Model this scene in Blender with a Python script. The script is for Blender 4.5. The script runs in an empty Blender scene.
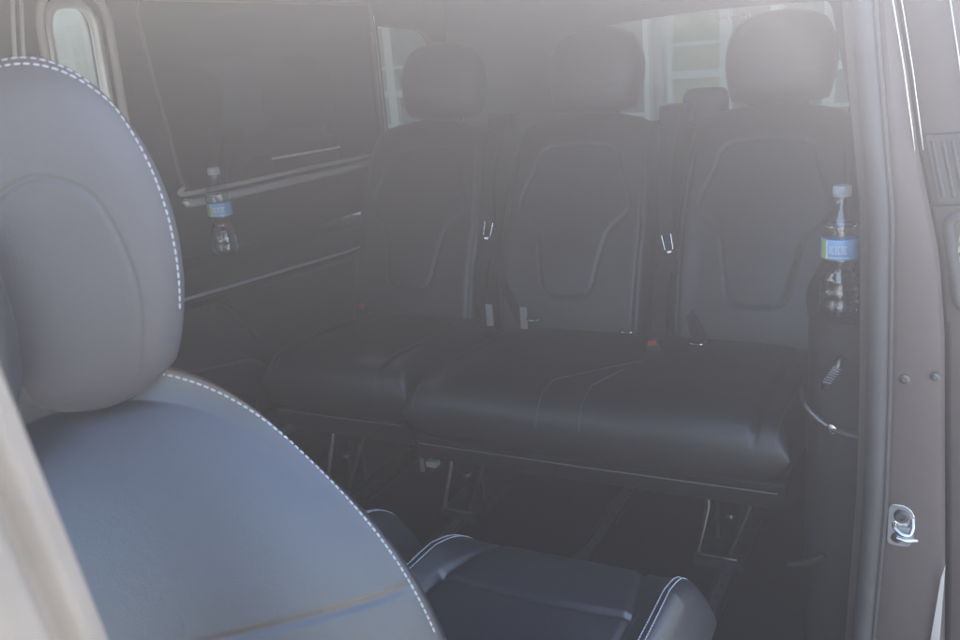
import bpy, bmesh, math, random
import numpy as np
from mathutils import Vector, Matrix

random.seed(7); rng = np.random.default_rng(7)
sc = bpy.context.scene
COL = sc.collection

# ------------------------------------------------------------------ camera
YAW, PITCH, ROLL, FPX = math.radians(28.4), math.radians(16.1), math.radians(4.7), 900.0
CAM = Vector((0, 0, 1.16))
fwd = Vector((-math.sin(YAW)*math.cos(PITCH), math.cos(YAW)*math.cos(PITCH), -math.sin(PITCH)))
r0 = Vector((math.cos(YAW), math.sin(YAW), 0)); u0 = r0.cross(fwd)
cr = r0*math.cos(ROLL)-u0*math.sin(ROLL); cu = u0*math.cos(ROLL)+r0*math.sin(ROLL)
cd = bpy.data.cameras.new('camera'); cam = bpy.data.objects.new('camera', cd); COL.objects.link(cam)
cam.matrix_world = Matrix(((cr.x, cu.x, -fwd.x, CAM.x), (cr.y, cu.y, -fwd.y, CAM.y), (cr.z, cu.z, -fwd.z, CAM.z), (0, 0, 0, 1)))
cd.sensor_width = 36; cd.sensor_fit = 'HORIZONTAL'; cd.lens = FPX/960*36
cd.clip_start = 0.01; cd.clip_end = 500
cd.dof.use_dof = True; cd.dof.focus_distance = 1.6; cd.dof.aperture_fstop = 14
sc.camera = cam

# ------------------------------------------------------------------ sky, sun, exposure
SUN_AZ, SUN_EL = -48.0, 41.0          # azimuth from +Y towards +X
w = bpy.data.worlds.new("World"); sc.world = w; w.use_nodes = True
nt = w.node_tree; bg = nt.nodes['Background']
sky = nt.nodes.new('ShaderNodeTexSky'); sky.sky_type = 'NISHITA'; sky.sun_disc = False
sky.sun_elevation = math.radians(SUN_EL); sky.sun_rotation = math.radians(SUN_AZ)
nt.links.new(sky.outputs[0], bg.inputs[0]); bg.inputs[1].default_value = 0.09
sl = bpy.data.lights.new('sun', 'SUN'); sl.energy = 5.0; sl.angle = math.radians(0.5); sl.color = (1, .97, .93)
so = bpy.data.objects.new('sun', sl); COL.objects.link(so)
a, e = math.radians(SUN_AZ), math.radians(SUN_EL)
S = Vector((math.sin(a)*math.cos(e), math.cos(a)*math.cos(e), math.sin(e)))
so.rotation_euler = S.to_track_quat('Z', 'Y').to_euler()
sc.view_settings.view_transform = 'Standard'; sc.view_settings.look = 'None'
sc.view_settings.exposure = 3.55; sc.view_settings.gamma = 1.0
sc.render.engine = 'CYCLES'
sc.cycles.use_denoising = True
sc.cycles.max_bounces = 10; sc.cycles.transparent_max_bounces = 24; sc.cycles.volume_bounces = 0
HAZE_DENSITY, HAZE_G = 0.142, 0.77

# ------------------------------------------------------------------ materials
def new_mat(name):
    m = bpy.data.materials.new(name); m.use_nodes = True
    return m, m.node_tree, m.node_tree.nodes['Principled BSDF']

def mat(name, col, rough=.5, metal=0., spec=.5, bump=0., bscale=300., var=0., vscale=6., kind='noise', coat=0.):
    m, t, b = new_mat(name); L = t.links
    b.inputs['Roughness'].default_value = rough; b.inputs['Metallic'].default_value = metal
    b.inputs['Specular IOR Level'].default_value = spec; b.inputs['Coat Weight'].default_value = coat; b.inputs['Coat Roughness'].default_value = .32
    c = (*col, 1)
    tc = t.nodes.new('ShaderNodeTexCoord')
    if var:
        n = t.nodes.new('ShaderNodeTexNoise'); n.inputs['Scale'].default_value = vscale; n.inputs['Detail'].default_value = 6
        L.new(tc.outputs['Object'], n.inputs['Vector'])
        r = t.nodes.new('ShaderNodeValToRGB')
        r.color_ramp.elements[0].position = .3; r.color_ramp.elements[1].position = .72
        r.color_ramp.elements[0].color = (*[x*(1-var) for x in col], 1); r.color_ramp.elements[1].color = (*[min(1, x*(1+var)) for x in col], 1)
        L.new(n.outputs[0], r.inputs[0]); L.new(r.outputs[0], b.inputs['Base Color'])
        mr = t.nodes.new('ShaderNodeMapRange'); mr.inputs[3].default_value = rough*.85; mr.inputs[4].default_value = min(1, rough*1.18)
        L.new(n.outputs[0], mr.inputs[0]); L.new(mr.outputs[0], b.inputs['Roughness'])
    else:
        b.inputs['Base Color'].default_value = c
    if bump:
        if kind == 'voronoi':
            n2 = t.nodes.new('ShaderNodeTexVoronoi')
        else:
            n2 = t.nodes.new('ShaderNodeTexNoise'); n2.inputs['Detail'].default_value = 3
        n2.inputs['Scale'].default_value = bscale
        L.new(tc.outputs['Object'], n2.inputs['Vector'])
        bp = t.nodes.new('ShaderNodeBump'); bp.inputs['Strength'].default_value = bump; bp.inputs['Distance'].default_value = .001
        L.new(n2.outputs[0], bp.inputs['Height']); L.new(bp.outputs[0], b.inputs['Normal'])
        if kind == 'voronoi':     # soft creases of padded leather under the grain
            n3 = t.nodes.new('ShaderNodeTexNoise'); n3.inputs['Scale'].default_value = 16; n3.inputs['Detail'].default_value = 5; n3.inputs['Roughness'].default_value = .55; n3.inputs['Distortion'].default_value = .6
            L.new(tc.outputs['Object'], n3.inputs['Vector'])
            b3 = t.nodes.new('ShaderNodeBump'); b3.inputs['Strength'].default_value = .16; b3.inputs['Distance'].default_value = .006
            L.new(n3.outputs[0], b3.inputs['Height']); L.new(b3.outputs[0], bp.inputs['Normal'])
    return m

def glass_mat(name, trans, gloss_rough=.02, base=(.01, .01, .01), ior=1.5, bump=0):
    """thin glass: tinted transparency plus a Fresnel reflection"""
    m, t, b = new_mat(name); L = t.links
    out = t.nodes['Material Output']; t.nodes.remove(b)
    tr = t.nodes.new('ShaderNodeBsdfTransparent'); tr.inputs[0].default_value = (*trans, 1)
    gl = t.nodes.new('ShaderNodeBsdfGlossy'); gl.inputs['Roughness'].default_value = gloss_rough; gl.inputs[0].default_value = (1, 1, 1, 1)
    fr = t.nodes.new('ShaderNodeFresnel'); fr.inputs[0].default_value = ior
    mx = t.nodes.new('ShaderNodeMixShader')
    ge = t.nodes.new('ShaderNodeNewGeometry'); inv = t.nodes.new('ShaderNodeMath'); inv.operation = 'SUBTRACT'; inv.inputs[0].default_value = 1
    mu = t.nodes.new('ShaderNodeMath'); mu.operation = 'MULTIPLY'
    L.new(ge.outputs['Backfacing'], inv.inputs[1]); L.new(fr.outputs[0], mu.inputs[0]); L.new(inv.outputs[0], mu.inputs[1])
    L.new(mu.outputs[0], mx.inputs[0]); L.new(tr.outputs[0], mx.inputs[1]); L.new(gl.outputs[0], mx.inputs[2]); L.new(mx.outputs[0], out.inputs[0])
    if bump:
        tc = t.nodes.new('ShaderNodeTexCoord'); n = t.nodes.new('ShaderNodeTexNoise'); n.inputs['Scale'].default_value = 60
        L.new(tc.outputs['Object'], n.inputs['Vector'])
        bp = t.nodes.new('ShaderNodeBump'); bp.inputs['Strength'].default_value = bump; bp.inputs['Distance'].default_value = .004
        L.new(n.outputs[0], bp.inputs['Height']); L.new(bp.outputs[0], gl.inputs['Normal']); L.new(bp.outputs[0], fr.inputs['Normal'])
    return m

M = {}
M['leather'] = mat('black leather', (.022, .019, .018), .42, spec=1., bump=.18, bscale=700, kind='voronoi', var=.18, vscale=9)
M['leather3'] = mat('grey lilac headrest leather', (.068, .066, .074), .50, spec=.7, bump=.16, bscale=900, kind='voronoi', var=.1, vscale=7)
M['leather2'] = mat('smooth dark leather', (.020, .021, .028), .34, spec=1., coat=.35, bump=.16, bscale=900, kind='voronoi', var=.2, vscale=7)
M['plastic'] = mat('black grained plastic', (.018, .017, .019), .55, bump=.25, bscale=500, var=.15)
M['carpet'] = mat('black carpet', (.015, .010, .014), .95, spec=.2, bump=.9, bscale=900, var=.35, vscale=40)
M['liner'] = mat('black headliner cloth', (.022, .021, .022), .9, spec=.2, bump=.4, bscale=800, var=.1)
M['trim'] = mat('satin grey trim', (.66, .65, .63), .30, metal=.35, var=.08)
M['chrome'] = mat('bright metal', (.75, .75, .74), .18, metal=1., var=.05, vscale=30)
M['steel'] = mat('dull steel', (.16, .155, .15), .34, metal=.9, var=.2, vscale=40)
M['rubber'] = mat('grey rubber seal', (.075, .068, .066), .55, var=.15, vscale=14)
M['paint'] = mat('dark body paint', (.105, .080, .070), .5, coat=.0, var=.12, bump=.06, bscale=90)
M['post'] = mat('beige grey post trim', (.31, .26, .21), .6, bump=.15, bscale=250, var=.12, vscale=18)
M['belt'] = mat('black belt webbing', (.016, .016, .018), .7, bump=.5, bscale=600, var=.15)
M['thread'] = mat('pale grey thread', (.46, .47, .51), .7)
M['thread_dark'] = mat('grey thread', (.20, .20, .22), .7)
M['piping'] = mat('brown grey piping', (.16, .135, .125), .5)
M['red'] = mat('red button plastic', (.55, .03, .03), .4, var=.1)
M['white_plastic'] = mat('white plastic', (.72, .72, .74), .35, var=.06)
M['cap_plastic'] = mat('pale blue grey cap plastic', (.42, .45, .52), .3, var=.06)
M['tag'] = mat('pale grey tag', (.42, .40, .37), .6, var=.15)
M['label'] = mat('blue bottle label', (.20, .44, .74), .35, var=.25, vscale=25)
M['label_green'] = mat('green label stripe', (.35, .62, .12), .35, var=.2, vscale=30)
M['label_white'] = mat('white label ink', (.8, .82, .85), .4)
M['dark_glass'] = glass_mat('privacy glass', (.045, .045, .048), .03)
M['tint_glass'] = glass_mat('light green glass', (.80, .88, .85), .02)
M['side_glass'] = glass_mat('clear side glass', (.84, .90, .87), .02)
M['front_glass'] = glass_mat('grey front side glass', (.42, .47, .47), .02)
M['clear_plastic'] = glass_mat('clear bottle plastic', (.90, .93, .95), .05, ior=2.1, bump=.5)
mw, t, b = new_mat('water'); b.inputs['Base Color'].default_value = (.97, .99, 1, 1); b.inputs['Transmission Weight'].default_value = 1
b.inputs['Roughness'].default_value = .0; b.inputs['IOR'].default_value = 1.33; M['water'] = mw
M['asphalt'] = mat('pale sandy paving', (.46, .415, .35), .85, bump=.5, bscale=60, var=.15, vscale=2)
M['render'] = mat('pale facade render', (.78, .79, .76), .8, var=.06, vscale=1.5)
M['mullion'] = mat('pale aluminium mullion', (.82, .84, .83), .6, var=.05)
M['pane'] = mat('greenish facade glass', (.24, .33, .30), .6, spec=.2, var=.45, vscale=.9)
M['yellow'] = mat('warm green panel', (.50, .56, .36), .7, var=.1)
M['reflection_teal'] = mat('grey teal reflection', (.30, .40, .42), .5, var=.1)  # colour of the reflected stripes painted in the door pane
M['lit_cream'] = mat('cream painted light', (.62, .58, .50), .5, var=.1)  # painted light: reflected stripes and the sunlit wedge by the door

# ------------------------------------------------------------------ mesh helpers
class MB:
    def __init__(s): s.v = []; s.f = []; s.m = []
    def add(s, verts, faces, mi=0):
        o = len(s.v); s.v += [tuple(map(float, p)) for p in verts]
        s.f += [tuple(i+o for i in f) for f in faces]; s.m += [mi]*len(faces)
        return s
    def build(s, name, mats, parent=None, smooth=True, angle=40, merge=1e-6, bevel=0, bseg=2):
        me = bpy.data.meshes.new(name)
        bm = bmesh.new()
        bv = [bm.verts.new(p) for p in s.v]
        for f, mi in zip(s.f, s.m):
            try:
                fc = bm.faces.new([bv[i] for i in f]); fc.material_index = mi; fc.smooth = smooth
            except ValueError:
                pass
        if merge: bmesh.ops.remove_doubles(bm, verts=bm.verts, dist=merge)
        if bevel:
            ed = [ed for ed in bm.edges if len(ed.link_faces) == 2 and ed.calc_face_angle(0) > math.radians(35)]
            bmesh.ops.bevel(bm, geom=ed, offset=bevel, segments=bseg, profile=.6, affect='EDGES', clamp_overlap=True)
            for fc in bm.faces: fc.smooth = smooth
        bmesh.ops.recalc_face_normals(bm, faces=bm.faces)
        if smooth:
            for ed in bm.edges:
                if len(ed.link_faces) == 2 and ed.calc_face_angle(0) > math.radians(angle): ed.smooth = False
        bm.to_mesh(me); bm.free()
        if not isinstance(mats, (list, tuple)): mats = [mats]
        for mm in mats: me.materials.append(mm)
        o = bpy.data.objects.new(name, me); COL.objects.link(o)
        if parent is not None: o.parent = parent
        return o

def box(mb, x0, x1, y0, y1, z0, z1, mi=0, xf=None):
    P = [Vector((x, y, z)) for x in (x0, x1) for y in (y0, y1) for z in (z0, z1)]
    if xf is not None: P = [xf @ p for p in P]
    mb.add(P, [(0, 1, 3, 2), (4, 6, 7, 5), (0, 4, 5, 1), (2, 3, 7, 6), (0, 2, 6, 4), (1, 5, 7, 3)], mi); return mb

def frame_at(t):
    t = t.normalized(); a = Vector((0, 0, 1)) if abs(t.z) < .9 else Vector((1, 0, 0))
    n = t.cross(a).normalized(); return n, t.cross(n).normalized()

def tube(mb, pts, r, sides=10, mi=0, closed=False, flat=1.0, caps=True, up=None):
    pts = [Vector(p) for p in pts]; n = len(pts); V = []; F = []
    rr = r if isinstance(r, (list, tuple)) else [r]*n
    prev = None
    for i, p in enumerate(pts):
        if closed: t = pts[(i+1) % n]-pts[i-1]
        else: t = pts[min(i+1, n-1)]-pts[max(i-1, 0)]
        t.normalize()
        if prev is None:
            a_, b_ = frame_at(t)
            if up is not None:
                a_ = Vector(up).cross(t).normalized(); b_ = t.cross(a_).normalized()
        else:
            a_ = (prev-t*prev.dot(t)).normalized(); b_ = t.cross(a_)
        prev = a_
        for k in range(sides):
            an = 2*math.pi*k/sides
            V.append(p+a_*math.cos(an)*rr[i]+b_*math.sin(an)*rr[i]*flat)
    for i in range(n if closed else n-1):
        j = (i+1) % n
        for k in range(sides):
            k2 = (k+1) % sides
            F.append((i*sides+k, i*sides+k2, j*sides+k2, j*sides+k))
    if caps and not closed:
        F.append(tuple(range(sides))[::-1]); F.append(tuple((n-1)*sides+k for k in range(sides)))
    mb.add(V, F, mi); return mb

def lathe(mb, prof, c=(0, 0, 0), sides=32, mi=0):
    V = []; F = []; n = len(prof)
    for (r, z) in prof:
        for k in range(sides):
            an = 2*math.pi*k/sides; V.append((c[0]+r*math.cos(an), c[1]+r*math.sin(an), c[2]+z))
    for i in range(n-1):
        for k in range(sides):
            k2 = (k+1) % sides; F.append((i*sides+k, i*sides+k2, (i+1)*sides+k2, (i+1)*sides+k))
    mb.add(V, F, mi); return mb

def smoothpts(pts, n=8, closed=False):
    """Catmull-Rom through points"""
    P = [Vector(p) for p in pts]; out = []; N = len(P)
    for i in range(N if closed else N-1):
        if closed: p0, p1, p2, p3 = P[i-1], P[i], P[(i+1) % N], P[(i+2) % N]
        else: p0, p1, p2, p3 = P[max(i-1, 0)], P[i], P[i+1], P[min(i+2, N-1)]
        for k in range(n):
            t = k/n
            out.append(.5*((2*p1)+(p2-p0)*t+(2*p0-5*p1+4*p2-p3)*t*t+(3*p1-p0-3*p2+p3)*t**3))
    if not closed: out.append(P[-1])
    return out

def roundpoly(pts, r, n=6):
    out = []; N = len(pts)
    for i in range(N):
        p = Vector(pts[i]); a_ = Vector(pts[i-1])-p; b_ = Vector(pts[(i+1) % N])-p
        rr = r[i] if isinstance(r, (list, tuple)) else r
        rr = min(rr, a_.length*.49, b_.length*.49)
        A = p+a_.normalized()*rr; B = p+b_.normalized()*rr
        for k in range(n+1):
            t = k/n; out.append(A*(1-t)**2+p*2*t*(1-t)+B*t*t)
    return out

def prism(mb, poly, axis, a0, a1, mi=0, shear=None):
    """polygon in the two other axes extruded along axis"""
    n = len(poly); V = []
    for a_ in (a0, a1):
        for p in poly:
            q = [p[0], p[1]]; q.insert(axis, a_)
            if shear: q = shear(*q)
            V.append(q)
    F = [tuple(range(n)), tuple(range(n, 2*n))[::-1]]+[(i, (i+1) % n, n+(i+1) % n, n+i) for i in range(n)]
    mb.add(V, F, mi); return mb

def plate_hole(mb, axis, a0, a1, rect, hole, mi=0):
    """plate between a0 and a1 on axis with an opening; rect=(u0,u1,v0,v1)"""
    H = [Vector((p[0], p[1])) for p in hole]
    res = []
    for i in range(len(H)):
        A, B = H[i], H[(i+1) % len(H)]
        k = max(1, int((B-A).length/.03))
        res += [A.lerp(B, j/k) for j in range(k)]
    H = res; c = sum(H, Vector((0, 0)))/len(H); u0_, u1_, v0_, v1_ = rect; O = []
    for p in H:
        d = p-c; ts = []
        if abs(d.x) > 1e-9: ts.append(((u1_ if d.x > 0 else u0_)-c.x)/d.x)
        if abs(d.y) > 1e-9: ts.append(((v1_ if d.y > 0 else v0_)-c.y)/d.y)
        O.append(c+d*min(ts))
    for cx in (u0_, u1_):
        for cy in (v0_, v1_):
            k = min(range(len(O)), key=lambda i: (O[i]-Vector((cx, cy))).length); O[k] = Vector((cx, cy))
    n = len(H); V = []
    for a_ in (a0, a1):
        for ring in (H, O):
            for p in ring:
                q = [p.x, p.y]; q.insert(axis, a_); V.append(q)
    F = []
    for i in range(n):
        j = (i+1) % n
        F += [(i, j, n+j, n+i), (2*n+i, 3*n+i, 3*n+j, 2*n+j), (i, 2*n+i, 2*n+j, j), (n+i, n+j, 3*n+j, 3*n+i)]
    mb.add(V, F, mi); return mb

class Pad:
    """soft upholstered body; local x width, y depth (face at -y), z height, centre at origin"""
    def __init__(s, w, h, t, ct=.3, cb=.3, n=5, m=2.2, taper=0., front=None, back=None, warp=None, tb=None):
        s.__dict__.update(locals())
    def S(s, u, v, side=-1):
        u = np.asarray(u, float); v = np.asarray(v, float)
        q = np.clip((v+1)/2, 0, 1); q = q*q*(3-2*q); c = s.cb+(s.ct-s.cb)*q
        x = s.w/2*u*np.sqrt(np.clip(1-c*v*v/2, 0, 1))*(1+s.taper*v); z = s.h/2*v*np.sqrt(np.clip(1-c*u*u/2, 0, 1))
        f = (np.clip(1-np.abs(u)**s.n, 0, 1)*np.clip(1-np.abs(v)**s.n, 0, 1))**(1/s.m)
        tt = s.t if side < 0 else (s.tb if s.tb is not None else s.t)
        d = tt/2*f
        fn = s.front if side < 0 else s.back
        if fn is not None: d = d+fn(x, z)*np.minimum(1, f*1.5)
        P = np.stack([x, side*d, z], -1)
        return s.warp(P) if s.warp else P
    def add(s, mb, N=72, xf=None, mi=0):
        g = np.linspace(-1, 1, N); g = np.sign(g)*(1-(1-np.abs(g))**1.5)
        U, V = np.meshgrid(g, g)
        for side in (-1, 1):
            P = s.S(U, V, side).reshape(-1, 3)
            vs = [tuple(p) for p in P] if xf is None else [tuple(xf @ Vector(p)) for p in P]
            F = [(i*N+j, i*N+j+1, (i+1)*N+j+1, (i+1)*N+j) for i in range(N-1) for j in range(N-1)]
            mb.add(vs, F, mi)
        return mb
    def curve(s, uv, side=-1, lift=.0006):
        uv = np.array(uv, float); u, v = uv[:, 0], uv[:, 1]; P = s.S(u, v, side); h = 2e-3
        du = s.S(np.clip(u+h, -1, 1), v, side)-s.S(np.clip(u-h, -1, 1), v, side); dv = s.S(u, np.clip(v+h, -1, 1), side)-s.S(u, np.clip(v-h, -1, 1), side)
        n = np.cross(du, dv)*(-side)
        n /= np.linalg.norm(n, axis=1)[:, None]+1e-12
        return P+n*lift, n

def polydist(x, z, pts, closed=False):
    P = [np.array(p, float) for p in pts]; d = np.full(np.shape(x), 1e9)
    for i in range(len(P)-(0 if closed else 1)):
        A, B = P[i], P[(i+1) % len(P)]; ab = B-A; L2 = ab@ab+1e-12
        t = np.clip(((x-A[0])*ab[0]+(z-A[1])*ab[1])/L2, 0, 1)
        d = np.minimum(d, np.hypot(x-A[0]-t*ab[0], z-A[1]-t*ab[1]))
    return d

def groove(pts, a_=.004, s_=.004, closed=False):
    return lambda x, z: -a_*np.exp(-(polydist(x, z, pts, closed)/s_)**2)

def stitches(mb, P, step=.0075, ln=.0052, r=.0009, mi=1, xf=None):
    """row of separate thread stitches along a sampled line"""
    P = [Vector(p) for p in P]
    if xf is not None: P = [xf @ p for p in P]
    d = [0]
    for i in range(1, len(P)): d.append(d[-1]+(P[i]-P[i-1]).length)
    def at(q):
        q = max(0, min(d[-1], q))
        for i in range(1, len(P)):
            if q <= d[i]:
                t = (q-d[i-1])/max(1e-9, d[i]-d[i-1]); return P[i-1].lerp(P[i], t)
        return P[-1]
    q = step*.3
    while q+ln < d[-1]:
        l2 = ln*random.uniform(.92, 1.06)
        A, B = at(q), at(q+l2)
        jit = Vector((random.uniform(-1, 1), random.uniform(-1, 1), random.uniform(-1, 1)))*r*.2
        tube(mb, [A+jit, A.lerp(B, .18), A.lerp(B, .5), A.lerp(B, .82), B+jit], [r*.45, r*.95, r*1.05, r*.95, r*.45], 6, mi)
        q += step
    return mb

def tag(o, label=None, cat=None, group=None, kind=None):
    if label: o['label'] = label
    if cat: o['category'] = cat
    if group: o['group'] = group
    if kind: o['kind'] = kind
    return o

def empty(name, loc, label, cat, group=None, kind='thing'):
    o = bpy.data.objects.new(name, None); COL.objects.link(o); o.location = loc; o.empty_display_size = .1
    return tag(o, label, cat, group, kind)

def copy_tree(o, parent=None):
    c = o.copy(); COL.objects.link(c); c.parent = parent
    for ch in list(o.children): copy_tree(ch, c)
    return c

def interp(tab, z):
    xs = [q[0] for q in tab]; ys = [q[1] for q in tab]
    return float(np.interp(z, xs, ys))

# ------------------------------------------------------------------ setting: ground
mb = MB(); box(mb, -14, 8, -7, 9, -.75, -.55)
tag(mb.build('ground', M['asphalt'], smooth=False), kind='structure')

# ------------------------------------------------------------------ building behind the van
bd = empty('glazed_building', (-4, 7, -.55), 'pale glazed building front with a grid of mullions, seen through the back window', 'building')
def wl(p): return (p[0]+4, p[1]-7, p[2]+.55)
mb = MB(); box(mb, -9.0, 7.0, .12, .5, 0, 3.0); box(mb, -9.0, 7.0, .02, .12, 2.40, 2.598); box(mb, -9.0, 7.0, .022, .12, 2.78, 3.0); box(mb, -9, 7, -.05, .12, 0, .55)
mb.build('wall', M['render'], bd, smooth=False)
mb = MB(); box(mb, -5.2, 6.2, -3.62, .02, 2.66, 2.74); box(mb, -5.2, 6.2, -3.68, -3.62, 2.60, 2.76)  # unseen roof, added to keep sun out of the back and quarter windows
for x in np.arange(-5.0, 6.1, 1.15): box(mb, x, x+.06, -3.60, .0, 2.60, 2.658)
mb.build('added_sunshade', M['mullion'], bd, smooth=False)
px = -8.9; k = 0
while px < 6.9:
    wdt = (.44, .36, .36, .52)[k % 4]; nz = [.6, .95, 1.20, 1.46, 1.70, 2.05, 2.36]
    fr = MB()
    for x in (px, px+wdt-.04): box(fr, x, x+.04, -.04, .1, .56, 2.39)
    for z in nz: box(fr, px+.04, px+wdt-.04, -.03, .09, z-.012, z+(.045 if z == 1.46 else .012))
    f = fr.build('window', M['mullion'], bd, smooth=False)
    pn = MB(); box(pn, px+.04, px+wdt-.04, .03, .06, .6, 2.38)
    pn.build('pane', M['yellow'] if k % 7 == 3 else M['pane'], f, smooth=False)
    px += wdt
    if k % 4 == 3: px += .14
    k += 1

# ------------------------------------------------------------------ the van
van = empty('van', (0, 0, 0), 'dark passenger van with its side door open, seen from outside the doorway', 'van')
LW = -1.75     # far side lining
# floor
mb = MB(); box(mb, -1.80, -.12, -1.0, 3.2, -.06, 0)
floor_o = mb.build('cabin_floor', M['carpet'], van, smooth=False)
for x in (-1.42, -1.10, -.73, -.40):
    mb = MB()
    box(mb, x-.022, x-.012, -.2, 2.6, .0005, .006); box(mb, x+.012, x+.022, -.2, 2.6, .0005, .006); box(mb, x-.012, x+.012, -.2, 2.6, .0005, .0022, 1)
    for i in range(60): box(mb, x-.004, x+.004, -.18+i*.046, -.165+i*.046, .0022, .0035, 0)
    mb.build('seat_rail', [M['plastic'], M['rubber']], floor_o, bevel=0)
# headliner
RE = -0.42     # edge of the roof above the doorway
mb = MB()
prof = [(-1.86, 1.36), (-1.80, 1.395), (-1.6, 1.43), (-1.0, 1.45), (RE-.28, 1.435), (RE-.09, 1.40), (RE-.03, 1.365), (RE-.005, 1.365), (RE, 1.40), (RE-.07, 1.45), (RE-.33, 1.50), (-1.0, 1.51), (-1.6, 1.50), (-1.86, 1.44)]
prism(mb, prof, 1, -1.1, 3.25)
box(mb, RE-.02, -.06, 1.56, 3.25, 1.37, 1.43)
mb.build('headliner', M['liner'], van, angle=50)
# far side lining, lower part, with a shelf
def shearY(x, y, z): return (x, y, z-.045*(y-1.72))
mb = MB()
prism(mb, [(-1.84, 0), (-1.70, 0), (-1.695, .3), (-1.70, .58), (-1.70, .60), (-1.84, .60)], 1, -1.0, 3.15)
side = mb.build('side_lining', M['plastic'], van, bevel=.004)
mb = MB()
prism(mb, [(-1.84, .60), (-1.70, .602), (-1.655, .628), (-1.645, .652), (-1.655, .690), (-1.675, .713), (-1.70, .716), (-1.84, .716)], 1, 0.2, 2.52, shear=shearY)
mb.build('shelf', M['plastic'], side, bevel=.003)
mb = MB(); prism(mb, [(-1.84, .70), (-1.765, .70), (-1.755, .80), (-1.752, .862), (-1.84, .862)], 1, -1.0, 3.15); mb.build('belt_panel', M['plastic'], side, bevel=.003)
# satin strip along the shelf edge
mb = MB()
box_pts = smoothpts([(-1.645, .9, .648), (-1.645, 1.52, .648), (-1.643, 1.9, .648), (-1.645, 2.2, .648), (-1.655, 2.30, .65)], 10)
tube(mb, [shearY(*p) for p in box_pts], .0085, 10, flat=.45)
mb.build('shelf_trim', M['trim'], side)
# armrest recess, pocket and small sill below the shelf
mb = MB()
tube(mb, smoothpts([(-1.697, 1.70, .60), (-1.692, 1.725, .585), (-1.690, 1.765, .54), (-1.692, 1.81, .49), (-1.697, 1.83, .47)], 8), .011, 10)
mb.build('pull_handle', M['plastic'], side)
mb = MB()
tube(mb, smoothpts([(-1.697, 1.30, .50), (-1.693, 1.44, .483), (-1.692, 1.62, .445), (-1.692, 1.78, .415), (-1.697, 1.86, .36)], 8), .006, 8)
mb.build('pocket_lip', M['rubber'], side)
mb = MB(); xf = Matrix.Translation((-1.60, 1.72, .285))
lathe(mb, [(.002, -.05), (.036, -.05), (.040, -.02), (.041, .02), (.046, .024), (.048, .02), (.046, -.06), (.002, -.06)], (-1.64, 1.66, .32), 28)
mb.build('cup_holder', M['plastic'], side)
mb = MB(); prism(mb, [(-1.70, .20), (-1.60, .20), (-1.592, .215), (-1.60, .232), (-1.70, .245)], 1, 1.45, 1.95); mb.build('sill_step', M['rubber'], side, bevel=.004)
# upper side wall with three windows
mb = MB()
plate_hole(mb, 0, -1.775, LW, (-1.0, 1.18, .862, 1.40), roundpoly([(-.75, .90), (1.08, .90), (1.08, 1.36), (-.45, 1.36)], .05, 8))
arch = roundpoly([(1.375, .90), (1.510, .90), (1.520, 1.352), (1.392, 1.352)], [.02, .02, .065, .075], 8)
plate_hole(mb, 0, -1.775, LW, (1.18, 1.60, .862, 1.40), arch)
big = roundpoly([(1.70, .885), (2.652, .885), (2.652, 1.365), (1.64, 1.365)], [.05, .012, .012, .05], 8)
plate_hole(mb, 0, -1.775, LW, (1.60, 2.662, .862, 1.40), big)
qtr = roundpoly([(2.672, .90), (3.06, .90), (3.10, 1.12), (3.02, 1.278), (2.672, 1.30)], [.012, .05, .08, .09, .012], 8)
plate_hole(mb, 0, -1.775, LW, (2.662, 3.15, .862, 1.40), qtr)
wall = mb.build('upper_lining', M['plastic'], van, angle=30)
def pane(poly, x, m, name, frame_r, fm):
    mb = MB(); prism(mb, [(p.x, p.y) for p in poly], 0, x-.004, x)
    # slightly larger than its opening so the edge is buried in the wall
    o = mb.build(name, m, van, smooth=False)
    fb = MB(); tube(fb, [(LW+.001, p.x, p.y) for p in poly], frame_r, 10, closed=True)
    fb.build('window_frame', fm, o); return o
wa = pane(arch, -1.762, M['front_glass'], 'front_side_window', .012, M['trim'])
mb = MB(); tube(mb, [(LW+.012, p.x, p.y) for p in roundpoly([(1.352, .90), (1.54, .90), (1.55, 1.385), (1.37, 1.385)], [.02, .02, .09, .09], 8)], .010, 10, closed=True)
mb.build('window_surround', M['tag'], wa)
wb = pane(big, -1.762, M['dark_glass'], 'privacy_window', .006, M['rubber'])
mb = MB()
tube(mb, smoothpts([(LW+.006, 1.695, .905), (LW+.008, 1.72, .888), (LW+.008, 2.2, .884), (LW+.008, 2.69, .878)], 8), [.005]*25, 8, flat=1.2)
mb.build('window_bead', M['trim'], wb)
mb = MB()
tube(mb, smoothpts([(LW+.008, 1.70, .872), (LW+.012, 1.74, .862), (LW+.012, 2.2, .858), (LW+.010, 2.70, .853)], 8), [.009]*25, 8, flat=1.2)
mb.build('belt_trim', M['trim'], wb)
mb = MB(); tube(mb, [(-1.7585, 2.07, .931), (-1.7585, 2.40, .926)], .0038, 10); mb.build('reflection_streak', M['label_white'], wb)  # pale tube standing in for a reflection streak on the glass
mb = MB(); box(mb, LW-.002, LW+.005, 2.655, 2.664, .86, 1.33); mb.build('window_post', M['trim'], wb, bevel=.003)
pane(qtr, -1.762, M['side_glass'], 'quarter_window', .005, M['rubber'])
# front pillar trim lines at the far side
mb = MB()
for yy in (1.285, 1.305): tube(mb, smoothpts([(LW+.01, yy-.03, .9), (LW+.012, yy, 1.2), (LW+.012, yy+.03, 1.36)], 6), .0045, 8)
mb.build('pillar_trim', M['trim'], wall)
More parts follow.
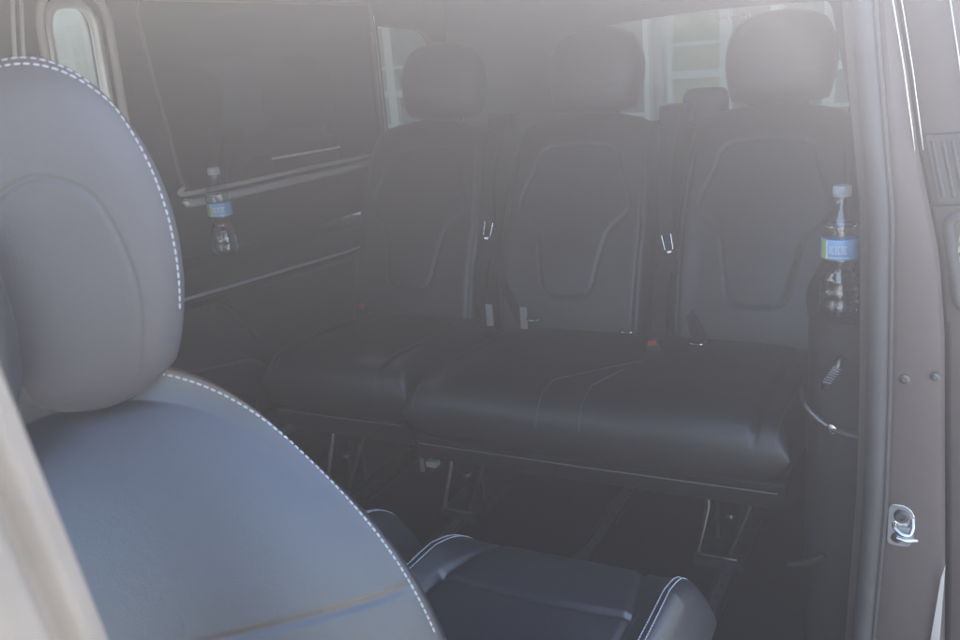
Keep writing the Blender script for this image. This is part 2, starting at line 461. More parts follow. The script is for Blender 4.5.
# tailgate with the back window
mb = MB()
rw = roundpoly([(-1.20, 1.235), (-.79, 1.262), (-.372, 1.252), (-.30, .90), (-1.16, .90)], [.03, .3, .03, .04, .05], 8)
plate_hole(mb, 1, 3.15, 3.21, (-1.84, -.10, 0, 1.46), rw)
tg = mb.build('tailgate', M['plastic'], van, angle=30)
mb = MB(); prism(mb, [(p.x, p.y) for p in rw], 1, 3.185, 3.19)
rwin = mb.build('back_window', M['tint_glass'], tg, smooth=False)
mb = MB()   # small mirrored sticker text on the glass, not legible in the photo: short strokes
x = -.735
for i in range(9):
    hgt = .013; lw_ = .0028
    if i % 3 == 0: box(mb, x, x+lw_, 3.1835, 3.1848, 1.222, 1.222+hgt); box(mb, x+.006, x+.006+lw_, 3.1835, 3.1848, 1.222, 1.222+hgt)
    elif i % 3 == 1: box(mb, x, x+lw_, 3.1835, 3.1848, 1.222, 1.222+hgt); box(mb, x+lw_, x+.0088, 3.1835, 3.1848, 1.222, 1.2245); box(mb, x+lw_, x+.0088, 3.1835, 3.1848, 1.2325, 1.235)
    else: box(mb, x+.003, x+.003+lw_, 3.1835, 3.1848, 1.222, 1.222+hgt)
    x += .0135
mb.build('window_sticker', M['label_white'], rwin, smooth=False)
# near side rear lining (right of the bench) with its shelf
mb = MB()
poly = roundpoly([(-.240, 3.15), (-.240, 1.80), (-.205, 1.605), (-.10, 1.590), (-.10, 3.15)], [.01, .10, .045, .01, .01], 10)
prism(mb, [(p.x, p.y) for p in poly], 2, 0, .675)
sr = mb.build('wheel_arch_lining', M['plastic'], van, bevel=.012, bseg=3)
mb = MB(); box(mb, -.135, -.10, 1.70, 3.15, .676, 1.40); mb.build('rear_pillar_lining', M['plastic'], van, bevel=.006)
mb = MB()
tube(mb, smoothpts([(-.226, 1.640, .528), (-.212, 1.602, .515), (-.190, 1.590, .497), (-.165, 1.588, .481)], 8), .0056, 10, flat=.6)
mb.build('lining_trim', M['steel'], sr)
mb = MB(); tube(mb, smoothpts([(-.165, 1.588, .481), (-.14, 1.588, .473), (-.105, 1.590, .470)], 6), .011, 10, flat=.6); mb.build('lining_trim', M['rubber'], sr)
mb = MB(); lathe(mb, [(.0, -.004), (.009, -.004), (.009, .006), (.0, .008)], (0, 0, 0), 14); 
o = mb.build('trim_clip', M['chrome'], sr); o.location = (-.166, 1.586, .481); o.rotation_euler = (math.pi/2, 0, 0)
mb = MB(); tube(mb, smoothpts([(-.181, 1.586, .562), (-.176, 1.574, .572), (-.164, 1.572, .592), (-.156, 1.575, .607), (-.153, 1.588, .613)], 6), [.006]+[.0085]*23+[.006], 10)
for i in range(7): tube(mb, [(-.1745+.0026*i-.006, 1.5635, .5765+.0045*i), (-.1745+.0026*i+.008, 1.5645, .573+.0045*i)], .0014, 6)
mb.build('pull_handle', M['steel'], sr)
mb = MB(); tube(mb, smoothpts([(-.236, 1.595, .186), (-.205, 1.588, .200), (-.17, 1.588, .222)], 6), .006, 8); mb.build('trim_lip', M['plastic'], sr)
# door pillar: seal, jamb, bolts, striker
XL = [(-.3, -.095), (.1, -.096), (.25, -.091), (.385, -.087), (.57, -.089), (.74, -.094), (.88, -.099), (1.05, -.119), (1.2, -.136), (1.4, -.165)]
XR = [(-.3, .042), (.1, .036), (.3, .025), (.5, .013), (.67, .003), (.80, -.012), (.977, -.053), (1.095, -.073), (1.196, -.093), (1.4, -.14)]
zs = np.linspace(-.3, 1.36, 44)
mb = MB(); V = []; F = []
for z in zs:
    xl, xr = interp(XL, z), interp(XR, z)
    V += [(xl-.03, 1.545, z), (xl+.018, 1.522, z), (xl+.03, 1.520, z), (xr-.02, 1.522, z), (xr-.004, 1.528, z), (xr, 1.545, z), (xr, 1.60, z), (xl-.03, 1.60, z)]
n = 8
for i in range(len(zs)-1):
    for k in range(n):
        F.append((i*n+k, i*n+(k+1) % n, (i+1)*n+(k+1) % n, (i+1)*n+k))
F += [tuple(range(n)), tuple((len(zs)-1)*n+k for k in range(n))]
mb.add(V, F)
jamb = mb.build('door_pillar', M['paint'], van, angle=50)
mb = MB(); tube(mb, [(interp(XL, z), 1.515, z) for z in zs], .0165, 14, flat=1.0); tube(mb, [(interp(XL, z)+.0185, 1.512, z) for z in zs], .0045, 8)
mb.build('door_seal', M['rubber'], jamb)
mb = MB(); zz = np.linspace(.975, 1.36, 14)
tube(mb, [(interp(XR, z)-.001, 1.523, z) for z in zz], [.0006]+[.0016]*13, 8); tube(mb, [(interp(XR, z)+.010, 1.535, z) for z in zz], [.0006]+[.0012]*13, 8)
mb.build('drip_rail', M['chrome'], jamb)
for (x, z, r) in ((-.050, .609, .0085), (-.006, .617, .007)):
    mb = MB(); lathe(mb, [(0, .006), (r*.5, .006), (r*.62, .0045), (r*.95, .0035), (r*1.0, 0), (r*1.0, -.004)], sides=18)
    o = mb.build('bolt', M['steel'], jamb); o.location = (x, 1.5205, z); o.rotation_euler = (math.pi/2, 0, 0)
# striker plate with its bolts and the hook bar
mb = MB()
pl = roundpoly([(-.020, -.036), (.014, -.036), (.020, -.010), (.018, .022), (.006, .037), (-.020, .037)], .010, 5)
prism(mb, [(p.x, p.y) for p in pl], 1, -.004, .0)
st = mb.build('striker', M['chrome'], jamb, bevel=.0012); st.location = (-.042, 1.519, .345)
mb = MB(); lathe(mb, [(0, .006), (.004, .006), (.0045, .0085), (.009, .0085), (.0115, .005), (.0125, 0)], sides=22)
o = mb.build('bolt', M['steel'], st); o.location = (-.001, -.004, .020); o.rotation_euler = (math.pi/2, 0, 0)
mb = MB(); lathe(mb, [(0, .004), (.005, .004), (.009, .002), (.010, 0)], sides=20)
o = mb.build('bolt', M['steel'], st); o.location = (-.006, -.004, -.022); o.rotation_euler = (math.pi/2, 0, 0)
mb = MB(); tube(mb, smoothpts([(-.012, -.003, .004), (-.010, -.014, .000), (.000, -.020, -.006), (.012, -.020, -.006), (.017, -.014, .004), (.016, -.003, .016)], 6), .0036, 10)
tube(mb, [(-.006, -.018, -.015), (.010, -.020, -.017), (.026, -.018, -.014)], [.004, .005, .003], 10)
mb.build('hook_bar', M['chrome'], st)
mb = MB(); V = [(.010, 1.512, .10), (.027, 1.512, .10), (.0275, 1.512, .288), (.022, 1.512, .262)]  # pale wedge painted in for sunlit ground showing through the door gap
mb.add(V+[(p[0], 1.518, p[2]) for p in V], [(0, 1, 2, 3), (4, 7, 6, 5), (0, 4, 5, 1), (1, 5, 6, 2), (2, 6, 7, 3), (3, 7, 4, 0)])
mb.build('sunlit_gap_wedge', M['lit_cream'], jamb, bevel=.001)
# outer body side behind the doorway
mb = MB(); V = []; F = []
for y in (1.602, 3.24):
    for z in zs: V.append((interp(XR, z)-.012, y, z)); V.append((interp(XR, z)-.06, y, z))
m_ = len(zs)*2
for i in range(len(zs)-1):
    a0 = 2*i; F += [(a0, a0+2, m_+a0+2, m_+a0), (a0+1, m_+a0+1, m_+a0+3, a0+3), (a0, a0+1, a0+3, a0+2), (m_+a0, m_+a0+2, m_+a0+3, m_+a0+1)]
mb.add(V, F); mb.build('body_side', M['paint'], van)
# opened sliding door, its front edge shows beyond the pillar
zd = np.linspace(-.22, 1.33, 40); V = []; F = []; mb = MB()
for z in zd:
    x = interp(XR, z)
    V += [(x-.002, 1.625, z), (x+.004, 1.607, z), (x+.018, 1.602, z), (x+.095, 1.600, z), (x+.108, 1.61, z), (x+.108, 2.8, z), (x-.002, 2.8, z)]
n = 7
for i in range(len(zd)-1):
    for k in range(n): F.append((i*n+k, i*n+(k+1) % n, (i+1)*n+(k+1) % n, (i+1)*n+k))
F += [tuple(range(n)), tuple((len(zd)-1)*n+k for k in range(n))]
mb.add(V, F); door = mb.build('sliding_door', M['paint'], van, angle=50)
mb = MB(); V = []; F = []
for z in np.linspace(.885, .99, 8):
    x = interp(XR, z); V += [(x+.014, 1.597, z), (x+.06, 1.597, z), (x+.06, 1.604, z), (x+.014, 1.604, z)]
for i in range(7):
    for k in range(4): F.append((i*4+k, i*4+(k+1) % 4, (i+1)*4+(k+1) % 4, (i+1)*4+k))
F += [(0, 1, 2, 3), (28, 29, 30, 31)]
mb.add(V, F)
for dx in (.022, .037, .050): tube(mb, [(interp(XR, z)+dx, 1.596, z) for z in (.893, .91, .94, .965, .982)], .0035, 8)
mb.build('vent_panel', M['rubber'], door)
for zz_ in (.992, .880):
    mb = MB(); x = interp(XR, zz_); tube(mb, [(x+.006, 1.601, zz_-.002), (x+.04, 1.599, zz_), (x+.1, 1.598, zz_+.004)], .0014, 6); mb.build('door_joint', M['belt'], door)
ring = roundpoly([(-.004, .86), (.07, .87), (.10, .70), (.022, .71)], [.02, .02, .02, .02], 6)
mb = MB(); tube(mb, [(p.x, 1.597, p.y) for p in ring], .009, 10, closed=True)
dw = mb.build('door_window', M['rubber'], door)
mb = MB(); prism(mb, [(p.x, p.y) for p in ring], 1, 1.5965, 1.5985); mb.build('pane', M['tint_glass'], dw, smooth=False)
mb = MB()  # stripes reflected in the pane, made as flat cream and teal bars
for i in range(14):
    z0 = .62+i*.018; xa = max(.014, .014+(.728-z0)/1.35); xb = min(.074, .014+(.838-z0)/1.35)
    if xb-xa > .006:
        za, zb = z0+1.35*(xa-.014), z0+1.35*(xb-.014)
        prism(mb, [(xa, za), (xb, zb), (xb, zb+.011), (xa, za+.011)], 1, 1.5988, 1.5995, i % 2)
mb.build('reflected_stripes', [M['lit_cream'], M['reflection_teal']], dw, smooth=False)
mb = MB(); tube(mb, [(interp(XR, z)+.0075, 1.604, z) for z in np.linspace(.05, .685, 12)], .0022, 8); mb.build('door_seal', M['belt'], door)
mb = MB(); tube(mb, [(interp(XR, z)+.072, 1.596, z) for z in np.linspace(1.0, 1.3, 12)], .0016, 8); mb.build('drip_rail', M['chrome'], door)
# post at the front edge of the doorway
mb = MB()
def lean(x, y, z): return (x, y-.004-.143*(z-1.01), z)
prism(mb, [(p.x, p.y) for p in roundpoly([(-.245, .085), (-.205, .110), (-.198, .118), (-.198, .128), (-.207, .133), (-.200, .139), (-.206, .148), (-.245, .150)], [.004, .004, .003, .003, .003, .003, .004, .004], 4)], 2, -.2, 1.36, shear=lean)
mb.build('front_door_post', M['post'], van, angle=60)
mb = MB(); prism(mb, [(-.27, .06), (-.246, .06), (-.246, .15), (-.27, .15)], 2, -.2, 1.36, shear=lean); mb.build('belt_cover', M['plastic'], van, bevel=.004)

# ------------------------------------------------------------------ bench seats
BW, BH = .47, .70
shield = [(-.105, .225), (-.130, .165), (-.165, .06), (-.110, -.01), (-.088, -.10), (-.072, -.175), (-.035, -.198), (.035, -.198), (.072, -.175), (.088, -.10), (.110, -.01), (.165, .06), (.130, .165), (.105, .225), (.0, .240)]
sh = [tuple(p) for p in [(v.x, v.y) for v in smoothpts([Vector((x, z, 0)) for x, z in shield], 4, True)]]
g1 = groove(sh, .0042, .0042, True)
g2 = groove([(-.20, -.34), (-.205, .0), (-.19, .2)], .004, .004); g3 = groove([(.20, -.34), (.205, .0), (.19, .2)], .004, .004)
def back_front(x, z):
    bol = .016*np.exp(-((np.abs(x)-.20)/.035)**2)*np.clip(1-np.abs(z+.05)/.5, 0, 1)
    lum = .012*np.exp(-((z+.12)/.18)**2)*np.exp(-(x/.12)**2)
    return g1(x, z)+g2(x, z)+g3(x, z)+bol+lum
backpad = Pad(BW, BH, .13, ct=.42, cb=.2, n=6, m=2.4, front=back_front, taper=-.035)
headpad = Pad(.29, .25, .135, ct=.78, cb=.50, n=4.0, m=2.2, front=groove([(-.13, -.03), (-.06, -.045), (.06, -.045), (.13, -.03)], .001, .004))
TILT = math.radians(-21)
XB = Matrix.Translation((0, .66, .660)) @ Matrix.Rotation(TILT, 4, 'X')      # seat origin: floor, front edge of the cushion
def cushion(w, nseats):
    D = .64 if nseats == 1 else .70
    lines = []
    if nseats == 2:
        lines = [[(-.10, -D/2-.02), (-.10, -.24), (.05, -.03)], [(.005, -D/2-.02), (.0, -.25), (.03, -.12)]]
    gs = [groove(l, .004, .004) for l in lines]
    gs.append(groove([(-w/2+.045, -.36), (-w/2+.05, .3)], .005, .005)); gs.append(groove([(w/2-.085, -.36), (w/2-.075, .3)], .007, .006))
    def fr(x, z):
        o = sum(g(x, z) for g in gs)
        o = o+.012*np.exp(-((np.abs(x)-w/2+.03)/.03)**2)
        return o
    def warp(P):
        P = P.copy(); zz = P[..., 2]          # -z local is the front lip
        f = np.clip((-zz-.16)/.16, 0, 1); P[..., 1] += .035*f*f     # roll the lip down
        P[..., 1] += .0
        return P
    return Pad(w, D, .182, ct=.06, cb=.11, n=8, m=2.3, front=fr)
# cushion local: x width, face -y -> up, z -> depth (towards the backrest)
XC = Matrix.Translation((0, .318, .342)) @ Matrix.Rotation(math.radians(-3.2), 4, 'X') @ Matrix(((1, 0, 0, 0), (0, 0, 1, 0), (0, -1, 0, 0), (0, 0, 0, 1)))
def Xlip(w):
    return Matrix.Translation((0, .30, .355)) @ Matrix(((1, 0, 0, 0), (0, 0, 1, 0), (0, -1, 0, 0), (0, 0, 0, 1)))

def seat_back(root, x, first=None):
    if first is None:
        mb = MB(); backpad.add(mb, 120, XB)
        b_ = mb.build('backrest', [M['leather'], M['thread_dark']], root)
        b_.location = (x, 0, 0)
        mb = MB(); headpad.add(mb, 64, Matrix.Translation((0, .855, 1.100)) @ Matrix.Rotation(math.radians(-9), 4, 'X'))
        h_ = mb.build('headrest', M['leather'], b_)
        for s_ in (-1, 1):
            mb = MB(); tube(mb, [(s_*.072, .80, .93), (s_*.072, .852, 1.05)], .0065, 12)
            lathe(mb, [(0, .006), (.012, .006), (.014, 0), (.014, -.01)], (s_*.072, .812, .962), 16)
            mb.build('headrest_post', M['chrome'], b_)
        mb = MB()
        xf = XB @ Matrix.Translation((0, -.072, -.30))
        return b_
    else:
        c = copy_tree(first, root); c.location = (x, 0, 0); return c

def seat_base(root, w, xs, dy=0.):
    mb = MB()
    sect = roundpoly([(.026+dy, .290), (.12, .290), (.58, .30), (.58, .17), (.14, .19), (.062+dy, .210)], [.01, .02, .02, .02, .03, .02], 5)
    prism(mb, [(p.x, p.y) for p in sect], 0, -w/2+.025, w/2-.025)
    bs = mb.build('seat_shell', M['plastic'], root, bevel=.008)
    mb = MB(); tube(mb, [(-w/2+.04, .0245+dy, .282+dy*.2), (0, .0235+dy, .281+dy*.2), (w/2-.04, .0245+dy, .282+dy*.2)], .0018, 8); mb.build('piping', M['piping'], bs)
    for x in xs:
        mb = MB()
        tube(mb, [(x-.012, .14, .20), (x-.006, .11, .14), (x-.028, .085, .01)], [.007, .008, .0055], 10)
        tube(mb, [(x+.10, .13, .20), (x+.075, .115, .12), (x+.045, .10, .03)], [.006, .006, .005], 10)
        box(mb, x-.035, x+.075, .08, .40, .0022, .026)
        box(mb, x-.004, x+.006, .17, .42, .026, .2, 1); box(mb, x+.05, x+.058, .17, .42, .026, .2, 1)
        tube(mb, [(x-.028, .085, .03), (x+.03, .078, .034), (x+.062, .085, .03)], .0045, 8)
        lathe(mb, [(0, .004), (.009, .004), (.011, 0), (.011, -.006)], (x+.045, .105, .130), 14)
        o = mb.build('leg', [M['steel'], M['plastic']], root, bevel=0)
    return bs

def buckle(parent, x, y, z, tilt=0., name='belt_buckle'):
    mb = MB(); xf = Matrix.Translation((x, y, z)) @ Matrix.Rotation(math.radians(-16), 4, 'X') @ Matrix.Rotation(tilt, 4, 'Y')
    box(mb, -.017, .017, -.010, .010, -.035, .042, 0, xf); 
    o = mb.build(name, M['plastic'], parent, bevel=.004)
    mb = MB(); box(mb, -.011, .011, -.011, .0, .030, .0432, 0, xf); mb.build('release_button', M['red'], o, bevel=.001)
    return o

def belt(parent, path, wid=.046, tongue=None):
    """webbing ribbon along a path, wide across x"""
    P = smoothpts(path, 10); V = []; F = []
    for i, p in enumerate(P):
        sw = wid/2*(1-.25*math.sin(math.pi*i/(len(P)-1))*.5)
        tw = .25*math.sin(i*.35)
        dx = Vector((math.cos(tw), math.sin(tw)*.6, 0))*sw
        for q in (p-dx, p+dx, p+dx+Vector((0, .0022, 0)), p-dx+Vector((0, .0022, 0))): V.append(q)
    for i in range(len(P)-1):
        for k in range(4): F.append((i*4+k, i*4+(k+1) % 4, (i+1)*4+(k+1) % 4, (i+1)*4+k))
    mb = MB().add(V, F); return mb.build('seat_belt', M['belt'], parent)

def tongue(parent, x, y, z, rot):
    xf = Matrix.Translation((x, y, z)) @ Matrix.Rotation(rot, 4, 'Y') @ Matrix.Rotation(math.radians(-14), 4, 'X')
    fr = roundpoly([(-.011, -.022), (.011, -.022), (.013, .022), (-.013, .022)], .004, 4)
    mb = MB(); tube(mb, [xf @ Vector((p.x, 0, p.y)) for p in fr], .0021, 8, closed=True)
    box(mb, -.006, .006, -.0008, .0008, -.030, -.022, 0, xf)
    return mb.build('belt_tongue', M['chrome'], parent)

Y0 = 1.745
single = empty('single_seat', (-1.405, Y0, 0), 'single black leather rear seat beside the far window wall, left of the double seat', 'van seat', 'rear bench seats')
mb = MB(); cp = cushion(.475, 1); cp.add(mb, 96, XC)
for sx in (-.86, .60): 
    P, _ = cp.curve([(sx, v) for v in np.linspace(-.995, .7, 90)]); stitches(mb, P, .008, .0055, .0007, 1, XC)
cu1 = mb.build('seat_cushion', [M['leather'], M['thread_dark']], single)
seat_base(single, .475, (-.10,))
proto_back = seat_back(single, -.062)
red = buckle(single, -.235, .50, .405, .2)
mb = MB(); box(mb, .185, .218, .10, .13, .115, .20, 0); box(mb, .192, .211, .094, .10, .12, .165, 1); mb.build('release_latch', [M['steel'], M['tag']], single, bevel=.003)

double = empty('double_seat', (-.70, Y0, 0), 'double black leather rear seat spanning the middle and door side places', 'van seat', 'rear bench seats')
mb = MB(); cp2 = cushion(.925, 2); XC2 = Matrix.Translation((0, -.03, -.008)) @ XC; cp2.add(mb, 130, XC2)
for sx in (-.93, .93):
    P, _ = cp2.curve([(sx, v) for v in np.linspace(-.995, .7, 90)]); stitches(mb, P, .008, .0055, .0007, 1, XC2)
for pts in ([(-.2162, -.999), (-.2162, -.69), (.108, -.09)], [(.0108, -.999), (.0, -.71), (.065, -.34)]):
    P = []
    for (a_, b_) in zip(pts[:-1], pts[1:]):
        for q in np.linspace(0, 1, 30): P.append((a_[0]+(b_[0]-a_[0])*q+.012, a_[1]+(b_[1]-a_[1])*q))
    P, _ = cp2.curve(P); stitches(mb, P, .007, .0052, .0008, 1, XC2)
cu2 = mb.build('seat_cushion', [M['leather'], M['thread_dark']], double)
seat_base(double, .925, (-.42, .255), -.058)
seat_back(double, -.250, proto_back); seat_back(double, .272, proto_back)
mb = MB(); box(mb, -.33, -.20, .018, .024, .215, .221); mb.build('base_trim', M['trim'], double, bevel=.002)
mb = MB(); box(mb, -.455, -.425, .035, .06, .17, .185); mb.build('base_trim', M['trim'], double, bevel=.003)
# belts and buckles between the seats
def lx(o, p): return (p[0]-o.location.x, p[1]-o.location.y, p[2])
for (own, top, tg, lo, rot) in ((single, (-1.212, 2.46, .985), (-1.205, 2.335, .680), (-1.165, 2.21, .40), .15), (double, (-.688, 2.46, .99), (-.668, 2.335, .652), (-.655, 2.20, .40), -.25)):
    mid = tuple(np.array(top)*.45+np.array(tg)*.55+np.array((-.012, -.015, 0)))
    belt(own, [lx(own, top), lx(own, mid), lx(own, tg)])
    belt(own, [lx(own, (tg[0]+.004, tg[1]+.006, tg[2]-.01)), lx(own, (tg[0]-.014, tg[1]-.06, tg[2]-.14)), lx(own, lo)], .044)
    belt(own, [lx(own, (tg[0]+.006, tg[1]+.008, tg[2]-.01)), lx(own, (tg[0]+.055, tg[1]-.05, tg[2]-.14)), lx(own, (lo[0]+.09, lo[1]+.03, lo[2]+.02))], .034)
    tongue(own, *lx(own, (tg[0], tg[1]-.012, tg[2])), rot)
    mb = MB(); box(mb, top[0]-own.location.x-.04, top[0]-own.location.x+.04, .72, .80, .95, 1.0); mb.build('belt_guide', M['plastic'], own, bevel=.012, bseg=3)
mb = MB(); box(mb, .015, .135, .80, .88, .93, 1.035); mb.build('belt_guide', M['plastic'], double, bevel=.03, bseg=3)
for (x, y, z, own) in ((-1.166, .470, .452, single), (-1.062, .480, .446, double)):
    mb = MB(); box(mb, x-own.location.x-.011, x-own.location.x+.011, y, y+.006, z-.035, z+.03); mb.build('belt_tag', M['tag'], own, bevel=.002)
buckle(double, .060, .350, .405, -.2)
for x, y, z in ((-1.022, .455, .448), (-.740, .425, .442), (-.541, .375, .440)):
    mb = MB(); tube(mb, smoothpts([(x+.70-.02, y+.012, z+.004), (x+.70-.012, y, z), (x+.70+.012, y, z), (x+.70+.02, y+.012, z+.004)], 6), .0045, 8, flat=.6); mb.build('anchor_bar', M['chrome'], double)

# ------------------------------------------------------------------ captain seats of the middle row, turned to face the bench
cap = empty('captain_seat', (-.485, .80, 0), 'dark leather captain seat with white stitching, nearest, its rounded back by the doorway', 'van seat', 'captain seats of the middle row')
def cl(p): return Vector((p[0]+.485, p[1]-.80, p[2]))
TB = Matrix.Translation(cl((-.625, .45, 1.035))) @ Matrix.Rotation(math.radians(42), 4, 'Z')     # seat back turned towards the doorway
archpts = [(v.x, v.y) for v in smoothpts([Vector((x, z, 0)) for x, z in ((-.036, -.135), (-.045, -.09), (-.047, -.04), (-.042, .010), (-.032, .036), (-.014, .050), (.008, .052), (.034, .038), (.047, .008), (.054, -.03), (.053, -.062), (.044, -.103), (.034, -.132))], 6)]
hp = Pad(.178, .279, .062, ct=1.0, cb=.84, n=3.2, m=2.1, taper=-.05, tb=.10, front=groove(archpts, .0013, .0020))
XH = TB @ Matrix.Translation((.014, 0, .0145))
mb = MB(); hp.add(mb, 220, XH)
def ringpts(rad, a0, a1, n=90):
    out = []
    for an in np.linspace(math.radians(a0), math.radians(a1), n):
        c_, s_ = math.cos(an), math.sin(an); m_ = max(abs(c_), abs(s_)); out.append((rad*c_/m_, rad*s_/m_))
    return out
P, _ = hp.curve(ringpts(.960, -32, 185, 160), lift=0.); stitches(mb, P, .0064, .0046, .0009, 1, XH)
P, _ = hp.curve(ringpts(.990, 52, 185, 120), lift=0.); stitches(mb, P, .0064, .0046, .0009, 1, XH)
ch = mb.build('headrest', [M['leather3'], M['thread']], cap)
mb = MB(); wing = Pad(.10, .17, .07, ct=.8, cb=.8, n=3, m=2); wing.add(mb, 48, TB @ Matrix.Translation((-.062, -.062, -.03)) @ Matrix.Rotation(math.radians(-18), 4, 'Z'))
mb.build('headrest_wing', M['leather2'], ch)
for x in (-.066, .054):
    mb = MB(); tube(mb, [TB @ Vector((x, .075, -.24)), TB @ Vector((x, .050, -.05))], .0075, 14)
    tube(mb, [TB @ Vector((x+.013, .078, -.24)), TB @ Vector((x+.013, .053, -.05))], .0022, 8)
    mb.build('headrest_post', M['post'], cap)
lowseam = [(-.30, .088), (0, .090), (.30, .094)]
bp_ = Pad(.540, .66, .10, ct=1.0, cb=.2, n=4.2, m=2.3, taper=-.20, tb=.10, front=lambda x, z: groove(lowseam, .0016, .0036)(x, z)-.045*np.clip((z+.07)/.38, 0, 1)**2)
XK = TB @ Matrix.Translation((0, 0, -.13)) @ Matrix.Rotation(math.radians(-13), 4, 'X') @ Matrix.Translation((.014, .004, -.285))
mb = MB(); bp_.add(mb, 380, XK)
P, _ = bp_.curve(ringpts(.968, 10, 160, 160), lift=0.); stitches(mb, P, .0062, .0045, .0009, 1, XK)
P, _ = bp_.curve([(.968, v) for v in np.linspace(-.6, .12, 50)]); stitches(mb, P, .0062, .0045, .0009, 1, XK)
cb = mb.build('backrest', [M['leather2'], M['thread']], cap)
# cushion with raised side bolsters; far edge faces the bench
W_, D_ = .440, .58
def cfr(x, z):
    o = groove([(-.150, -.28), (-.143, .10), (-.112, .25), (-.108, .29)], .006, .007)(x, z)+groove([(.150, -.28), (.143, .10), (.112, .25), (.108, .29)], .006, .007)(x, z)
    o = o+groove([(-.14, .10), (0, .092), (.14, .10)], .005, .006)(x, z)
    return o+.038*np.exp(-((np.abs(x)-.188)/.032)**2)*np.clip((.30-z)/.16, 0, 1)
def cwarp(P):
    P = P.copy(); f = np.clip((P[..., 2]-.17)/.12, 0, 1); P[..., 1] += .03*f*f; return P
ccp = Pad(W_, D_, .17, ct=.16, cb=.1, n=6, m=2.5, front=cfr, warp=cwarp)
XCC = Matrix.Translation((.004, .075, .362)) @ Matrix(((1, 0, 0, 0), (0, 0, 1, 0), (0, -1, 0, 0), (0, 0, 0, 1)))
mb = MB(); ccp.add(mb, 230, XCC)
for sx in (-1, 1):
    for off in (.80, .835):
        P, _ = ccp.curve([(sx*off, v) for v in np.linspace(-.6, .975, 80)]); stitches(mb, P, .0062, .0046, .0008, 1, XCC)
cc = mb.build('seat_cushion', [M['leather2'], M['thread']], cap)
mb = MB(); box(mb, -.20, .20, -.18, .24, .16, .29); box(mb, -.16, .16, -.14, .18, .03, .16); box(mb, -.21, -.17, -.2, .26, .0065, .04); box(mb, .17, .21, -.2, .26, .0065, .04)
mb.build('seat_base', M['plastic'], cap, bevel=.012)
mb = MB(); lathe(mb, [(0, .03), (.012, .03), (.018, .024), (.02, .012), (.02, -.01)], sides=24)
o = mb.build('recline_knob', M['white_plastic'], cb); o.matrix_local = TB @ Matrix.Translation((.075, -.045, -.362)) @ Matrix.Rotation(math.radians(90), 4, 'X')
cap2 = copy_tree(cap); cap2.location = (-1.005, .83, 0)
tag(cap2, 'dark leather captain seat beyond the nearest one, only its cushion corner showing', 'van seat', 'captain seats of the middle row')

# ------------------------------------------------------------------ water bottles
bot = empty('water_bottle', (-1.70, 1.765, .7165), 'clear water bottle with blue label on the far shelf under the window', 'bottle', 'water bottles')
R = .033
prof = [(.0, .004), (.012, .005), (.021, .0), (.029, .002), (R, .010), (R+.0003, .024), (R-.003, .030), (R, .036), (R, .048), (R-.004, .055), (R-.0005, .062), (R-.003, .070), (R-.007, .078), (R-.0085, .086), (R-.006, .094), (R-.002, .101), (R-.001, .104), (R-.002, .106), (R-.002, .140), (R-.001, .143), (R, .150), (R-.001, .162), (R-.005, .174), (R-.012, .186), (.0150, .196), (.0125, .203), (.0125, .208), (.0160, .209), (.0160, .2105), (.0125, .212), (.0125, .222)]
mb = MB(); lathe(mb, prof, sides=72)
for i_, p in enumerate(mb.v):
    an = math.atan2(p[1], p[0]); rr = math.hypot(p[0], p[1])
    if .012 < p[2] < .098: k_ = 1-.045*max(0, math.sin(an*6+p[2]*60))**2; mb.v[i_] = (p[0]*k_, p[1]*k_, p[2])
shell = mb.build('bottle_body', M['clear_plastic'], bot, angle=60)
mb = MB(); lathe(mb, [(.0, .005)]+[(max(r-.0012, 0), z+.001) for r, z in prof[1:22]]+[(0, prof[21][1]+.001)], sides=40)
mb.build('water', M['water'], bot, angle=60)
mb = MB(); lathe(mb, [(R-.0012, .1055), (R-.0008, .106), (R-.0008, .140), (R-.0012, .1405)], sides=48)
lab = mb.build('label', M['label'], bot)
mb = MB()
def arcbox(a0, a1, z0, z1, r_, mi):
    n_ = 6; V = []; F = []
    for i in range(n_+1):
        an = a0+(a1-a0)*i/n_
        for (rr, z) in ((r_, z0), (r_, z1)): V.append((rr*math.cos(an), rr*math.sin(an), z))
    for i in range(n_): F.append((2*i, 2*i+2, 2*i+3, 2*i+1))
    mb.add(V, F, mi)
fa = math.radians(-62)       # label front looks at the doorway
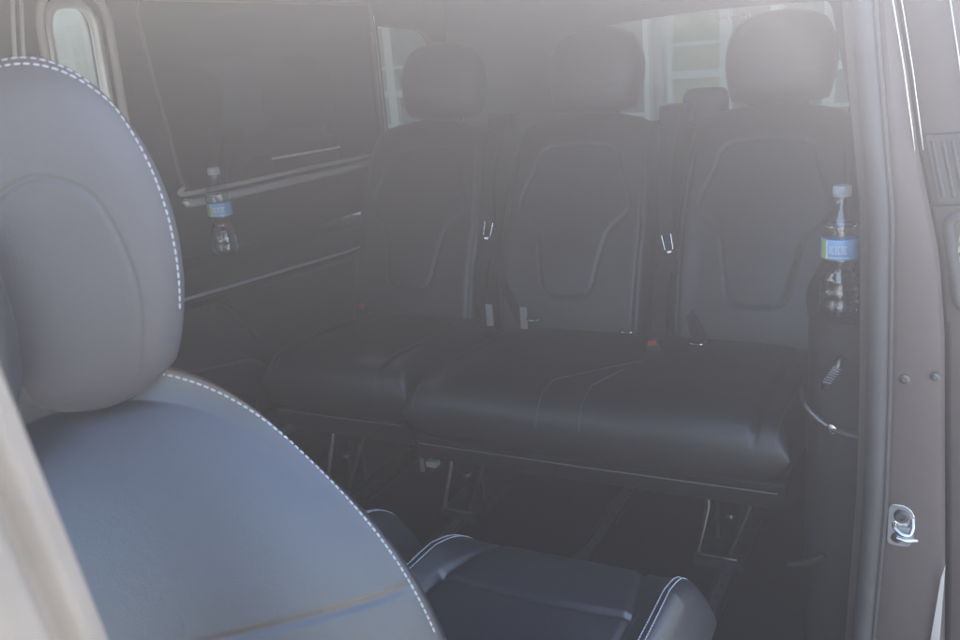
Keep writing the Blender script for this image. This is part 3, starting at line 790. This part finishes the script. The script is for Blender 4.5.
for q in (0, math.pi):
    mb = MB()
    arcbox(fa+q-.95, fa+q-.62, .107, .139, R-.0004, 1); arcbox(fa+q-.58, fa+q-.45, .107, .139, R-.0004, 0)
    for i in range(6):       # white lettering, too small to read in the photo
        b0 = fa+q-.36+i*.16
        arcbox(b0, b0+.035, .116, .130, R-.0004, 0); arcbox(b0+.04, b0+.10, .1275, .130, R-.0004, 0)
        if i % 2 == 0: arcbox(b0+.08, b0+.115, .116, .130, R-.00035, 0)
        else: arcbox(b0+.04, b0+.10, .116, .1185, R-.0004, 0)
    arcbox(fa+q-.40, fa+q+.70, .109, .1105, R-.0004, 0)
    mb.build('lettering', [M['label_white'], M['label_green']], lab)
mb = MB(); V = []
cap_p = [(.0135, .2115), (.0148, .212), (.0150, .2155), (.0146, .2160), (.0150, .2165), (.0150, .229), (.0138, .2305), (0, .2308)]
lathe(mb, cap_p, sides=36)
for i in range(36):
    an = i*math.pi/18; tube(mb, [(.015*math.cos(an), .015*math.sin(an), .217), (.015*math.cos(an), .015*math.sin(an), .228)], .0006, 5)
mb.build('bottle_cap', M['cap_plastic'], bot)
bot.rotation_euler = (0, 0, .1)
bot2 = copy_tree(bot); bot2.location = (-.1665, 1.645, .6755); bot2.rotation_euler = (0, 0, math.radians(-35))
tag(bot2, 'clear water bottle with blue label on the door side ledge beside the pillar', 'bottle', 'water bottles')

# ------------------------------------------------------------------ added haze in place of lens glare
mh = bpy.data.materials.new('glare_haze'); mh.use_nodes = True; t = mh.node_tree; t.nodes.remove(t.nodes['Principled BSDF'])
pv = t.nodes.new('ShaderNodeVolumePrincipled'); pv.inputs['Density'].default_value = HAZE_DENSITY; pv.inputs['Anisotropy'].default_value = HAZE_G
pv.inputs['Color'].default_value = (.985, .95, .975, 1)
t.links.new(pv.outputs[0], t.nodes['Material Output'].inputs['Volume'])
mb = MB(); box(mb, -14.5, 8.5, -7.5, 9.5, -1.75, 2.95)  # even air added to stand in for lens glare
tag(mb.build('glare_haze', mh, smooth=False), kind='stuff')
